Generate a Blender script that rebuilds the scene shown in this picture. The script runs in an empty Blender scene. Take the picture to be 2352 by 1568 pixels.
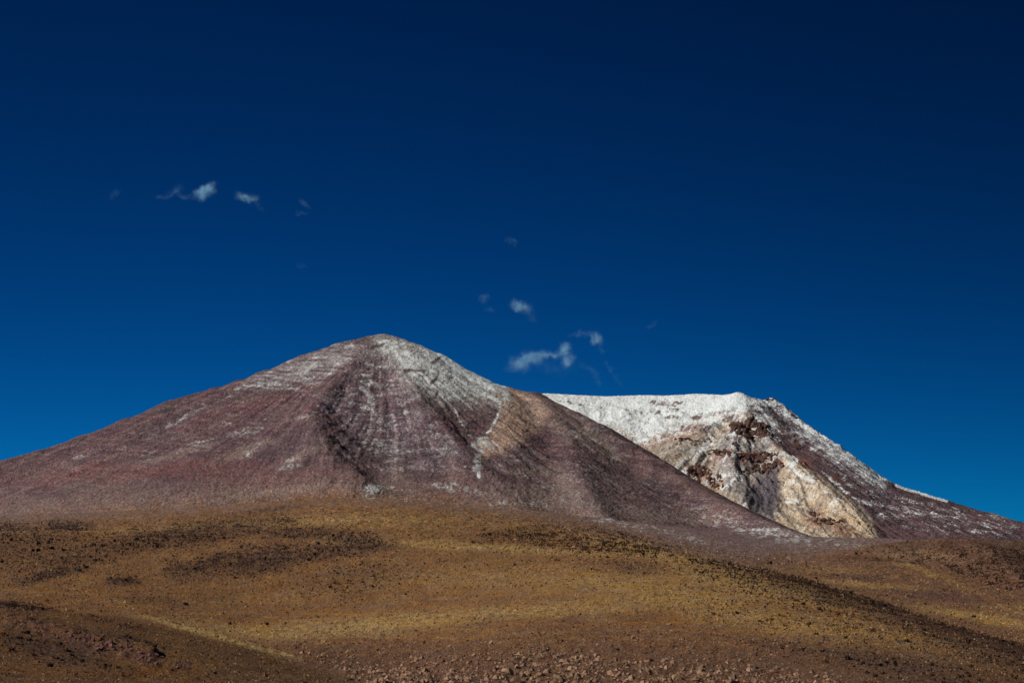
import bpy, bmesh, math
import numpy as np

S = bpy.context.scene
# ---------------------------------------------------------------- camera, sky, sun, exposure
F = 4389.0            # focal length in units of a 2352-unit wide frame (30 degree lens)
YH = 1500.0           # eye level line in the same units
cam_d = bpy.data.cameras.new("camera")
cam = bpy.data.objects.new("camera", cam_d)
S.collection.objects.link(cam)
cam.location = (0, 0, 0)
cam.rotation_euler = (math.radians(90), 0, 0)
cam_d.sensor_width = 36
cam_d.lens = 36 * F / 2352
cam_d.shift_y = (YH - 784) / 2352
cam_d.clip_start = 0.5
cam_d.clip_end = 120000
S.camera = cam
S.cycles.volume_bounces = 3

SUN = np.array([-0.80, -0.34, 0.62]); SUN = SUN / np.linalg.norm(SUN)
sun_el = math.asin(SUN[2]); sun_rot = math.atan2(SUN[0], SUN[1])
W = bpy.data.worlds.new("World"); S.world = W; W.use_nodes = True
nt = W.node_tree; bg = nt.nodes['Background']
sky = nt.nodes.new('ShaderNodeTexSky'); sky.sky_type = 'NISHITA'; sky.sun_disc = False
sky.sun_elevation = sun_el; sky.sun_rotation = sun_rot
sky.altitude = 4600; sky.air_density = 1.0; sky.dust_density = 0.0; sky.ozone_density = 3.0
gam = nt.nodes.new('ShaderNodeGamma'); gam.inputs['Gamma'].default_value = 2.3
mul = nt.nodes.new('ShaderNodeMix'); mul.data_type = 'RGBA'; mul.blend_type = 'MULTIPLY'
mul.inputs[0].default_value = 1.0
mul.inputs[7].default_value = (0.004, 0.124, 0.120, 1)
cap = nt.nodes.new('ShaderNodeMix'); cap.data_type = 'RGBA'; cap.blend_type = 'DARKEN'; cap.inputs[0].default_value = 1.0; cap.inputs[7].default_value = (12, 12, 14, 1)
nt.links.new(sky.outputs[0], cap.inputs[6]); nt.links.new(cap.outputs[2], gam.inputs[0])
nt.links.new(gam.outputs[0], mul.inputs[6])
tc_ = nt.nodes.new('ShaderNodeTexCoord'); sx = nt.nodes.new('ShaderNodeSeparateXYZ'); nt.links.new(tc_.outputs['Generated'], sx.inputs[0])
ew = nt.nodes.new('ShaderNodeMapRange'); ew.interpolation_type = 'SMOOTHSTEP'
for i_, q_ in enumerate((-0.2, 0.42, 1.02, 0.42)): ew.inputs[1+i_].default_value = q_
nt.links.new(sx.outputs['X'], ew.inputs[0])
mu2 = nt.nodes.new('ShaderNodeVectorMath'); mu2.operation = 'SCALE'
nt.links.new(mul.outputs[2], mu2.inputs[0]); nt.links.new(ew.outputs[0], mu2.inputs['Scale']); nt.links.new(mu2.outputs[0], bg.inputs['Color'])
bg.inputs['Strength'].default_value = 0.05
sd = bpy.data.lights.new("sun", 'SUN'); sd.energy = 3.8; sd.angle = math.radians(0.53); sd.color = (1.0, 0.95, 0.86)
so = bpy.data.objects.new("sun", sd); S.collection.objects.link(so)
import mathutils
so.rotation_euler = mathutils.Vector(SUN.tolist()).to_track_quat('Z', 'Y').to_euler()
S.view_settings.view_transform = 'Standard'; S.view_settings.look = 'None'
S.view_settings.gamma = 1; S.view_settings.exposure = 0.0; S.view_settings.use_curve_mapping = False

# ---------------------------------------------------------------- numpy helpers
rng = np.random.default_rng(7)
_perm = rng.permutation(4096).astype(np.int64)
_ang = rng.random(4096).astype(np.float32) * 2 * np.pi
_gx = np.cos(_ang).astype(np.float32); _gy = np.sin(_ang).astype(np.float32)
def perlin(x, y, seed=0):
    xi = np.floor(x).astype(np.int64); yi = np.floor(y).astype(np.int64)
    xf = (x - xi).astype(np.float32); yf = (y - yi).astype(np.float32)
    u = xf*xf*xf*(xf*(xf*6-15)+10); v = yf*yf*yf*(yf*(yf*6-15)+10)
    def g(ix, iy, fx, fy):
        h = _perm[(_perm[(ix + seed*131) & 4095] + iy) & 4095]
        return _gx[h]*fx + _gy[h]*fy
    a = g(xi, yi, xf, yf); b = g(xi+1, yi, xf-1, yf)
    c = g(xi, yi+1, xf, yf-1); d = g(xi+1, yi+1, xf-1, yf-1)
    return ((a + u*(b-a)) + v*((c + u*(d-c)) - (a + u*(b-a)))) * 1.5
def fbm(x, y, octv=4, seed=0, gain=0.5, lac=2.03):
    s = 0; a = 1.0; t = 0
    for i in range(octv):
        s = s + a*perlin(x, y, seed+i*7); t += a
        a *= gain; x = x*lac + 17.3; y = y*lac - 9.1
    return s / t
def ridged(x, y, octv=4, seed=0, gain=0.5):
    s = 0; a = 1.0; t = 0
    for i in range(octv):
        s = s + a*(1-np.abs(perlin(x, y, seed+i*5))*2); t += a
        a *= gain; x = x*2.03+3.1; y = y*2.03+8.7
    return s / t
def sst(a, b, x):
    t = np.clip((x-a)/(b-a), 0, 1); return t*t*(3-2*t)
def lin(r, g, b, k=1.0):
    c = np.array([r, g, b], dtype=np.float64)/255
    return np.where(c < 0.04045, c/12.92, ((c+0.055)/1.055)**2.4) * k
def blend(col, m, c):
    return col + m[..., None]*(np.asarray(c) - col)
def ell(X, Y, cx, cy, rx, ry, deg=0, soft=0.5):
    a = math.radians(deg); dx = X-cx; dy = Y-cy
    u = (dx*math.cos(a)+dy*math.sin(a))/rx; v = (-dx*math.sin(a)+dy*math.cos(a))/ry
    return 1 - sst(1-soft, 1+soft, np.sqrt(u*u+v*v))
def segdist(X, Y, pts):
    best = np.full(X.shape, 1e9)
    for (x0, y0), (x1, y1) in zip(pts[:-1], pts[1:]):
        dx, dy = x1-x0, y1-y0; L = dx*dx+dy*dy
        t = np.clip(((X-x0)*dx+(Y-y0)*dy)/L, 0, 1)
        best = np.minimum(best, np.hypot(X-x0-t*dx, Y-y0-t*dy))
    return best
def line(X, Y, pts, w, soft=0.6):
    return 1 - sst(w*(1-soft), w*(1+soft), segdist(X, Y, pts))
def poly(X, Y, pts, soft=6):
    p = list(pts)+[pts[0]]
    d = segdist(X, Y, p); ins = np.zeros(X.shape, bool)
    for (x0, y0), (x1, y1) in zip(p[:-1], p[1:]):
        if y0 == y1: continue
        c = ((y0 > Y) != (y1 > Y)) & (X < (x1-x0)*(Y-y0)/(y1-y0)+x0)
        ins ^= c
    return sst(-soft, soft, np.where(ins, d, -d))
def blur(a, s, axis):
    r = int(3*s)+1; k = np.exp(-0.5*(np.arange(-r, r+1)/s)**2); k /= k.sum()
    ap = np.pad(a, [(r, r) if i == axis else (0, 0) for i in range(2)], mode='reflect', reflect_type='odd')
    return np.apply_along_axis(lambda v: np.convolve(v, k, 'valid'), axis, ap)
def proj(x, d, z):
    return 1176 + x*F/d, YH - z*F/d

def tag(o, label=None, cat=None, group=None, kind=None):
    if label: o['label'] = label
    if cat: o['category'] = cat
    if group: o['group'] = group
    if kind: o['kind'] = kind
    return o
def mesh_np(name, co, faces, mat, attrs=None, smooth=True):
    """co (n,3), faces (m,k) int array of equal-size polygons"""
    me = bpy.data.meshes.new(name)
    m, k = faces.shape
    me.vertices.add(len(co)); me.vertices.foreach_set('co', co.astype(np.float32).ravel())
    me.loops.add(m*k); me.loops.foreach_set('vertex_index', faces.astype(np.int32).ravel())
    me.polygons.add(m)
    me.polygons.foreach_set('loop_start', np.arange(0, m*k, k, dtype=np.int32))
    me.polygons.foreach_set('loop_total', np.full(m, k, dtype=np.int32))
    me.update(calc_edges=True)
    me.polygons.foreach_set('use_smooth', np.full(m, smooth))
    for an, av in (attrs or {}).items():
        if av.ndim == 2:
            at = me.attributes.new(an, 'FLOAT_COLOR', 'POINT')
            c4 = np.ones((len(co), 4), np.float32); c4[:, :3] = av; at.data.foreach_set('color', c4.ravel())
        else:
            at = me.attributes.new(an, 'FLOAT', 'POINT'); at.data.foreach_set('value', av.astype(np.float32).ravel())
    if mat: me.materials.append(mat)
    o = bpy.data.objects.new(name, me); S.collection.objects.link(o)
    return o
def grid_faces(nr, nc):
    i = np.arange(nr*nc).reshape(nr, nc)
    return np.stack([i[:-1, :-1], i[:-1, 1:], i[1:, 1:], i[1:, :-1]], -1).reshape(-1, 4)

# ---------------------------------------------------------------- materials
class N:
    def __init__(s, name):
        s.m = bpy.data.materials.new(name); s.m.use_nodes = True; s.t = s.m.node_tree
        s.b = s.t.nodes['Principled BSDF']; s.b.inputs['Specular IOR Level'].default_value = 0.15
        s.b.inputs['Roughness'].default_value = 0.95
    def n(s, t, **kw):
        x = s.t.nodes.new(t)
        for k, v in kw.items(): setattr(x, k, v)
        return x
    def l(s, a, b): s.t.links.new(a, b)
    def setin(s, i, v):
        if hasattr(v, 'links') or isinstance(v, bpy.types.NodeSocket): s.l(v, i)
        else: i.default_value = v
    def noise(s, vec, scale, detail=4, rough=0.6, dist=0.0):
        x = s.n('ShaderNodeTexNoise'); s.l(vec, x.inputs['Vector'])
        x.inputs['Scale'].default_value = scale; x.inputs['Detail'].default_value = detail
        x.inputs['Roughness'].default_value = rough; x.inputs['Distortion'].default_value = dist
        return x.outputs['Fac']
    def mr(s, v, a, b, c, d, smooth=False):
        x = s.n('ShaderNodeMapRange'); x.interpolation_type = 'SMOOTHSTEP' if smooth else 'LINEAR'
        s.l(v, x.inputs[0])
        for i, q in enumerate((a, b, c, d)): s.setin(x.inputs[1+i], q)
        return x.outputs[0]
    def math(s, op, a, b=0.0, c=0.0):
        x = s.n('ShaderNodeMath', operation=op)
        s.setin(x.inputs[0], a); s.setin(x.inputs[1], b); s.setin(x.inputs[2], c)
        return x.outputs[0]
    def mix(s, f, a, b, mode='MIX'):
        x = s.n('ShaderNodeMix', data_type='RGBA', blend_type=mode)
        s.setin(x.inputs[0], f); s.setin(x.inputs[6], a); s.setin(x.inputs[7], b)
        return x.outputs[2]
    def mapping(s, vec, sc, rot=(0, 0, 0)):
        x = s.n('ShaderNodeMapping'); s.l(vec, x.inputs[0])
        x.inputs['Scale'].default_value = sc; x.inputs['Rotation'].default_value = rot
        return x.outputs[0]
    def attr(s, name, out='Fac'):
        x = s.n('ShaderNodeAttribute'); x.attribute_name = name; return x.outputs[out]

def terrain_mat(name, unit, lo=0.55, hi=1.45, bump=0.6, snow_c=(0.80, 0.83, 0.80), grain_y=0.5, snow_unit=None, soft=0.14, sat=1.0):
    """unit = size in metres of the finest visible grain"""
    m = N(name)
    P = m.n('ShaderNodeNewGeometry').outputs['Position']
    tint = m.attr('tint', 'Color'); sn = m.attr('snow')
    f1 = m.noise(P, 1/unit, 3, 0.65); f2 = m.noise(P, 1/(unit*5), 4, 0.6); f3 = m.noise(P, 1/(unit*30), 4, 0.6)
    PG = m.mapping(P, (1, grain_y, 1)); f0 = m.noise(PG, 1/(unit*.6), 2, 0.7)
    k = m.math('MULTIPLY', m.mr(f0, 0.32, 0.68, lo, hi), m.mr(f1, 0.3, 0.7, 0.8, 1.2))
    k = m.math('MULTIPLY', k, m.mr(f2, 0.3, 0.7, 0.82, 1.18))
    k = m.math('MULTIPLY', k, m.mr(f3, 0.3, 0.7, 0.88, 1.12))
    col = m.mix(1.0, tint, k, 'MULTIPLY')
    hs = m.n('ShaderNodeHueSaturation'); m.l(col, hs.inputs['Color'])
    m.l(m.mr(f2, 0.3, 0.7, 0.496, 0.506), hs.inputs['Hue']); m.l(m.mr(f3, 0.3, 0.7, 0.85*sat, 1.15*sat), hs.inputs['Saturation'])
    fa = m.attr('far'); f4 = m.noise(m.mapping(P, (1, .14, 1)), 1/5.0, 4, 0.75)
    col2 = m.mix(1.0, hs.outputs[0], m.mr(f4, 0.38, 0.62, 0.35, 1.65), 'MULTIPLY')
    hsout = m.mix(fa, hs.outputs[0], col2)
    su = snow_unit or unit
    # snow: patchy cover steered by the local snow amount
    PV = m.mapping(P, (1, 1, 1.8))
    s1 = m.noise(PV, 1/(su*1.0), 4, 0.78, 0.2)
    s2 = m.noise(PV, 1/(su*9), 4, 0.65)
    sv = m.math('ADD', m.math('MULTIPLY', s1, 0.62), m.math('MULTIPLY', s2, 0.38))
    th = m.mr(sn, 0.0, 1.0, 0.66 - soft*.25, 0.28 - soft*.25)
    th2 = m.math('ADD', th, soft)
    cov = m.mr(sv, th, th2, 0.0, 1.0, True)
    cov = m.math('MULTIPLY', cov, m.mr(sn, 0.0, 0.02, 0, 1))
    sc = m.mix(m.mr(f1, 0.35, 0.65, 0.0, 1.0), (snow_c[0]*0.8, snow_c[1]*0.8, snow_c[2]*0.8, 1), (*snow_c, 1))
    fin = m.mix(cov, hsout, sc)
    m.l(fin, m.b.inputs['Base Color'])
    bp = m.n('ShaderNodeBump'); bp.inputs['Strength'].default_value = bump; bp.inputs['Distance'].default_value = unit*1.2
    hgt = m.math('ADD', m.math('MULTIPLY', f1, 0.5), m.math('MULTIPLY', f2, 2.0))
    m.l(hgt, bp.inputs['Height']); m.l(bp.outputs[0], m.b.inputs['Normal'])
    return m.m
def simple_mat(name, c, var=0.35, scale=1.0, attr=False):
    m = N(name)
    P = m.n('ShaderNodeNewGeometry').outputs['Position']
    f = m.noise(P, scale, 3)
    base = m.attr('tint', 'Color') if attr else (c[0], c[1], c[2], 1)
    if attr: col = m.mix(1.0, base, m.mr(f, 0.3, 0.7, 1-var, 1+var), 'MULTIPLY')
    else:
        col = m.mix(1.0, base, m.mr(f, 0.3, 0.7, 1-var, 1+var), 'MULTIPLY')
        oi = m.n('ShaderNodeObjectInfo')
        col = m.mix(1.0, col, m.mr(oi.outputs['Random'], 0, 1, 0.75, 1.25), 'MULTIPLY')
    m.l(col, m.b.inputs['Base Color'])
    return m.m

KA = 1.25      # photo colour -> base colour on ground and near mountain
def C(r, g, b, k=KA): return lin(r, g, b, k)

# ---------------------------------------------------------------- paint of ground + near mountain
def gboundary(X):
    return np.interp(X, [-300, 0, 200, 450, 600, 800, 1000, 1200, 1350, 1500, 1600, 1700, 1900, 2000, 2352],
                        [1215, 1202, 1188, 1172, 1156, 1143, 1158, 1180, 1208, 1240, 1262, 1285, 1272, 1262, 1262])
DARK = [((560, 1218), (150, 8)), ]
def paint_main(X, Y, wx, wy):
    """X, Y: where the spot lies in the frame units; wx, wy: metres on the ground for texture"""
    n1 = fbm(X/55, Y/22, 4, 3); n2 = fbm(X/14, Y/6, 3, 11); n3 = fbm(X/160, Y/45, 3, 23)
    st = fbm((X*0.35+Y)/26, (Y-X*0.1)/5.0, 4, 31)
    Xw = X + 22*n1 + 8*n2; Yw = Y + 5*n2 + 6*n3
    gb = gboundary(X)
    ox, oy = (880-1176)*7400/F, 7400.0
    th = np.arctan2(wx-ox, -(wy-oy)) + .05*fbm(wx/400, wy/400, 2, 71); rr_ = np.hypot(wx-ox, wy-oy)
    rad = fbm(th*34, rr_/900, 4, 73, .6); rad2 = fbm(th*110, rr_/350, 3, 75, .6)
    # mountain rock
    col = np.empty(X.shape+(3,)); col[:] = C(84, 66, 68)
    col = blend(col, sst(-0.3, 0.5, n1)*0.6, C(80, 58, 66))
    col = blend(col, sst(0.0, 0.5, st)*0.75, C(112, 86, 80))
    col = blend(col, sst(0.05, 0.5, -st)*0.7, C(66, 46, 54))
    col = blend(col, sst(0, .45, rad+.5*rad2)*.45, C(118, 94, 90)); col = blend(col, sst(0, .45, -rad-.5*rad2)*.5, C(62, 46, 52))
    red = np.maximum.reduce([ell(Xw, Yw, 300, 1085, 300, 22, -3), ell(Xw, Yw, 680, 1095, 190, 22, -3)*0.8, ell(Xw, Yw, 60, 1100, 170, 18)*0.8,
                             ell(Xw, Yw, 1480, 1205, 90, 12, 12), ell(Xw, Yw, 1310, 1175, 60, 14, 10)*.7, ell(Xw, Yw, 520, 960, 200, 26, -22)*.4,
                             ell(Xw, Yw, 860, 900, 60, 40, 20)*.4])
    col = blend(col, red*0.6*sst(-0.5, 0.3, n2+0.5*st), C(104, 60, 58))
    grey = sst(1040, 1120, Yw+60*n1)*sst(-0.2, .3, n3+.2)*0.4
    gb_near = sst(85, 18, gb-Y + 24*n1)
    grey = np.maximum(grey, gb_near*0.85)
    col = blend(col, grey, C(112, 92, 86))
    for e in [(1230, 1080, 60, 12, 0), (1240, 1140, 70, 16, 15), (1395, 1150, 45, 12, 20), (1300, 1130, 40, 20, 35), (1500, 1180, 150, 12, 8), (1310, 975, 70, 36, 50), (1380, 1020, 60, 22, 50),
              (1400, 1035, 40, 14, 50), (640, 1130, 100, 10, -5), (560, 1035, 70, 12, -22), (700, 1040, 50, 10, -30), (430, 1035, 100, 6, -14)]:
        col = blend(col, ell(Xw, Yw, *e)*0.55, C(122, 104, 96))
    # pale tan shoulder and summit scree
    tan = np.maximum(poly(Xw, Yw, [(1120, 880), (1170, 890), (1215, 905), (1262, 935), (1230, 985), (1150, 1040), (1115, 1035), (1150, 940)], 16),
                     0.9*poly(Xw, Yw, [(1100, 1010), (1125, 1010), (1135, 1035), (1115, 1060), (1100, 1050)], 5))
    col = blend(col, tan*0.85*np.clip(.8+.6*rad2+.4*rad, 0, 1), C(170, 142, 122))
    summit = poly(Xw, Yw, [(870, 765), (940, 780), (1010, 808), (1070, 845), (1140, 885), (1150, 930), (1090, 925), (1010, 920), (960, 900), (900, 840), (850, 800)], 40)*np.clip(.85+.5*rad+.5*rad2, 0, 1.2)
    col = blend(col, summit*0.85, C(158, 150, 142))
    face = poly(Xw, Yw, [(830, 800), (880, 790), (980, 930), (1080, 1050), (1000, 1070), (860, 1040), (760, 960), (720, 930), (790, 860)], 20)
    col = blend(col, face*0.35*sst(-.5, .5, st), C(112, 100, 112))
    col = blend(col, poly(Xw, Yw, [(560, 868), (700, 812), (800, 780), (830, 800), (760, 850), (640, 880)], 14)*0.6*sst(-.6, .3, st), C(130, 122, 120))
    # grassland
    g = np.empty(X.shape+(3,)); g[:] = C(114, 78, 42)
    g = blend(g, sst(-0.2, 0.5, n1)*0.5, C(94, 62, 36))
    g = blend(g, sst(0.0, 0.5, fbm(X/120, Y/9, 4, 41))*0.55, C(132, 97, 50))
    for (cx, cy, rx, ry, a, s) in [(1080, 1255, 260, 9, 3, .8), (1500, 1260, 230, 14, 9, .5), (430, 1210, 200, 5, -3, .8), (700, 1200, 150, 9, -2, .45), (900, 1195, 220, 18, 2, .3),
                                   (760, 1355, 190, 12, -6, .2), (1000, 1420, 500, 16, -4, .75), (800, 1455, 130, 14, -4, .6), (1400, 1340, 420, 30, 2, .4), (1750, 1420, 300, 30, 12, .5),
                                   (1700, 1330, 260, 22, 14, .6), (2220, 1515, 260, 14, 14, .55), (2150, 1470, 160, 10, 12, .5), (560, 1450, 200, 12, 8, .5), (560, 1482, 110, 5, 20, .9), (430, 1445, 90, 5, 18, .8),
                                   (900, 1560, 160, 8, 8, .7), (700, 1545, 80, 6, 12, .4)]:
        g = blend(g, ell(Xw, Yw, cx, cy, rx, ry, a, .9)*s*.85*sst(-.6, .3, n2), C(158, 129, 72))
    # right valley behind the spur
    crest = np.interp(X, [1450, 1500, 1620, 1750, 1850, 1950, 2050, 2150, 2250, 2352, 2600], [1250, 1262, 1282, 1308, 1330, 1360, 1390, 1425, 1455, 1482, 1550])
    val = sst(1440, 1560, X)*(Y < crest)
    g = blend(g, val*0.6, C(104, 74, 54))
    for (cx, cy, rx, ry, a, s) in [(2020, 1345, 110, 6, 5, .8), (2250, 1418, 130, 10, 10, .85), (2120, 1310, 120, 7, 22, .5), (2330, 1400, 80, 14, 0, .3), (1900, 1310, 70, 10, 0, .3)]:
        g = blend(g, val*ell(Xw, Yw, cx, cy, rx, ry, a, .7)*s, C(150, 116, 60))
    for (cx, cy, rx, ry, a, s) in [(1960, 1325, 70, 6, 4, .7), (2150, 1365, 120, 10, 6, .6), (1740, 1290, 60, 8, 0, .3)]:
        g = blend(g, val*ell(Xw, Yw, cx, cy, rx, ry, a, .7)*s, C(84, 56, 50))
    # bottom: browner, rocky
    g = blend(g, sst(1440, 1530, Yw + 0*X)*sst(500, 700, X)*0.75*(1-val), C(86, 61, 45))
    g = blend(g, sst(1700, 2300, X)*sst(1400, 1520, Y)*0.45*(1-val), C(86, 58, 30))
    near = sst(1380, 1400, Y - np.interp(X, [0, 300, 480, 600, 700, 850], [0, 30, 72, 105, 145, 185]))*(X < 900)
    g = blend(g, near*0.85, C(82, 54, 27))
    g = blend(g, near*0.6*sst(.05, .5, fbm(X/90, (Y-X*.16)/7, 4, 77)), C(104, 72, 32))
    g = blend(g, near*0.7*sst(.1, .5, -fbm(X/70, (Y-X*.16)/9, 4, 79)), C(56, 36, 20))
    g = blend(g, (1-near)*line(X, Y+3*n2, [(300, 1412), (380, 1430), (430, 1443), (520, 1468), (600, 1489), (660, 1503), (700, 1518)], 5, .95)*np.clip(.5+.9*n2, 0, .8)*sst(280, 480, X)*sst(730, 640, X), C(170, 142, 92))
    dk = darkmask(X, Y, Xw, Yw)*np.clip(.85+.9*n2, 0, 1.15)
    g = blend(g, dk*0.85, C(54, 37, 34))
    bm = bouldermask(X, Y)
    g = blend(g, np.clip(bm, 0, 1)*0.7, C(82, 54, 42))
    t = sst(-30, 24, Y - gb + 16*n1 + 18*n2 + rng.normal(0, 13, X.shape))
    col = col + t[..., None]*(g-col)
    # snow amount
    s = np.zeros(X.shape)
    def add(m): np.maximum(s, m, out=s)
    add(summit*(.92+.08*st))
    add(line(X, Y, [(985, 802), (1060, 842), (1130, 880)], 20, .9)*1.25*(X > 960))
    add(line(X, Y, [(1130, 880), (1160, 895), (1165, 915)], 9, .9)*.95)
    add(face*(0.36+.2*n2)*sst(-.8, .3, n1+.3))
    add(poly(Xw, Yw, [(560, 868), (700, 812), (800, 780), (850, 790), (800, 850), (700, 905), (600, 900), (500, 920)], 18)*(0.42+.3*st))
    add(line(Xw, Yw, [(835, 865), (845, 900), (850, 940)], 13, .9)*.66)
    add(line(Xw, Yw, [(1010, 990), (1008, 1020)], 10, .8)*.5)
    add(line(X+4*n2, Y, [(1144, 905), (1150, 937), (1139, 966), (1123, 990), (1105, 1008), (1105, 1024), (1107, 1040), (1094, 1056), (1097, 1074), (1102, 1095)], 3.0, .95)*(.80+.9*n2+.4*n1))
    add(line(X, Y, [(1144, 905), (1139, 966), (1105, 1020), (1100, 1090)], 14, .9)*(.26+.4*n2)); add(line(X, Y, [(1041, 929), (1070, 987), (1102, 1019)], 12, .9)*(.24+.4*n2))
    add(line(X+4*n2, Y, [(1041, 929), (1049, 948), (1057, 966), (1070, 987), (1084, 1006), (1102, 1019), (1110, 1040)], 2.8, .95)*(.66+.9*n2+.4*n1))
    add(ell(Xw, Yw, 1110, 1020, 34, 16)*.66); add(ell(Xw, Yw, 1095, 1060, 16, 34)*.62)
    add(ell(Xw, Yw, 900, 1010, 200, 90, 20, .7)*(.32+.25*n2))
    add(ell(Xw, Yw, 1350, 1000, 120, 60, 30, .7)*.27); add(ell(Xw, Yw, 1400, 1040, 40, 10, 55, .7)*.42)
    add(ell(Xw, Yw, 1300, 1100, 260, 60, 15, .6)*.27)
    add(ell(Xw, Yw, 880, 1125, 70, 18, 0, .9)*.56*sst(-.6, .3, n1+n2))
    add(line(Xw, Yw, [(1000, 1112), (1080, 1125), (1160, 1150), (1260, 1165)], 12, .95)*.54*sst(-.5, .3, n1+n2))
    add(line(Xw, Yw, [(830, 1142), (950, 1150), (1100, 1160), (1210, 1172)], 6, .95)*.5*sst(-.5, .3, n1+n2))
    add(line(Xw, Yw, [(1370, 1190), (1450, 1208), (1540, 1228), (1620, 1250)], 11, .95)*.58*sst(-.6, .3, n1+n2))
    add(line(Xw, Yw, [(1600, 1180), (1760, 1225), (1900, 1250), (2000, 1265)], 24, .95)*.5*sst(-.6, .3, n1+n2))
    add(ell(Xw, Yw, 1650, 1180, 240, 40, 18, .6)*.30)
    add(ell(Xw, Yw, 480, 985, 480, 60, -19, .6)*(.18+.25*st))
    for p in [[(380, 980), (470, 930)], [(560, 1000), (590, 992)], [(430, 1020), (600, 985)], [(680, 960), (735, 945)], [(560, 1045), (600, 1020)], [(660, 1060), (680, 1050)], [(170, 1055), (190, 1050)], [(640, 1075), (690, 1068)]]:
        add(line(Xw, Yw, p, 5, .95)*.48)
    s = s*(.86+.5*n2+.18*st+.26*rad+.3*rad2); s = np.clip(s, 0, 1.2)*(1-0.85*t)
    add(ell(Xw, Yw, 850, 1130, 30, 20, 0, .6)*.6*(1-t*.5))
    # dark ledges near the summit break the snow
    led = np.maximum.reduce([line(X, Y+3*n2, p, 3, .6) for p in
          [[(625, 843), (655, 830)], [(850, 800), (880, 790)], [(875, 850), (888, 858)], [(930, 850), (975, 852)], [(995, 832), (1010, 822)], [(760, 880), (775, 870)], [(990, 880), (1000, 872)], [(1005, 900), (1000, 912)]]])
    s *= 1-led
    col = blend(col, led*0.7, C(70, 58, 64))
    col = col*np.exp(rng.normal(0, .20, X.shape))[..., None]
    return col, np.clip(s, 0, 1.2)
def darkmask(X, Y, Xw=None, Yw=None):
    if Xw is None:
        n1 = fbm(X/55, Y/22, 4, 3); n2 = fbm(X/14, Y/6, 3, 11); n3 = fbm(X/160, Y/45, 3, 23)
        Xw = X + 22*n1 + 8*n2; Yw = Y + 5*n2 + 6*n3
    m = np.zeros(X.shape)
    for (cx, cy, rx, ry, a, s) in [(610, 1171, 80, 4, -6, .9), (650, 1197, 30, 5, 0, .9), (150, 1208, 50, 10, 0, .9), (20, 1212, 40, 8, 0, .7), (430, 1228, 190, 18, -8, .8), (680, 1222, 130, 10, 0, .8), (820, 1240, 80, 12, 10, .9),
                                   (600, 1285, 110, 22, -8, .95), (470, 1295, 60, 12, -20, .9), (720, 1270, 120, 14, -6, .9), (850, 1258, 50, 9, -6, .9), (405, 1306, 30, 9, -10, .95), (120, 1318, 80, 9, -12, .95), (285, 1332, 28, 8, 0, .9),
                                   (60, 1250, 120, 35, -10, .45), (200, 1270, 160, 20, -10, .5), (820, 1330, 110, 26, -6, .4), (40, 1392, 60, 6, 6, .9), (270, 1432, 60, 4, 12, .5), (290, 1465, 50, 5, 14, .9), (1450, 1300, 60, 10, 5, .5), (350, 1380, 50, 6, 4, .4),
                                   (1170, 1230, 90, 12, 0, .3), (2000, 1520, 250, 20, 10, .4), (100, 1490, 130, 16, 12, .6), (210, 1560, 60, 8, 0, .5)]:
        m = np.maximum(m, ell(Xw, Yw, cx, cy, rx*1.08, ry*1.35, a, .7)*s)
    cr = np.interp(X, [1450, 1500, 1620, 1750, 1850, 1950, 2050, 2150, 2250, 2352, 2600], [1250, 1262, 1282, 1308, 1330, 1360, 1390, 1425, 1455, 1482, 1550])
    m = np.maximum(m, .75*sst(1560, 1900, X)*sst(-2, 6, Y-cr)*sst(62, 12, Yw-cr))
    return m
def bouldermask(X, Y):
    n2 = fbm(X/30, Y/7, 4, 51); n1 = fbm(X/130, Y/30, 3, 57)
    base = np.maximum.reduce([
        poly(X, Y+14*n1, [(630, 1475), (760, 1455), (900, 1462), (1100, 1480), (1260, 1475), (1450, 1500), (1650, 1530), (1900, 1545), (2000, 1600), (860, 1600), (840, 1560), (720, 1515)], 14),
        0.7*poly(X, Y+14*n1, [(1000, 1415), (1400, 1420), (1900, 1470), (1700, 1530), (1200, 1490)], 20),
        line(X, Y+5*n2, [(20, 1428), (110, 1448), (200, 1474), (300, 1496), (350, 1510)], 19, .6)*1.3,
        0.8*line(X, Y+4*n2, [(390, 1530), (430, 1528)], 8, .5)])
    return base*np.clip(0.55+1.3*n2, 0, 1.3)

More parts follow.
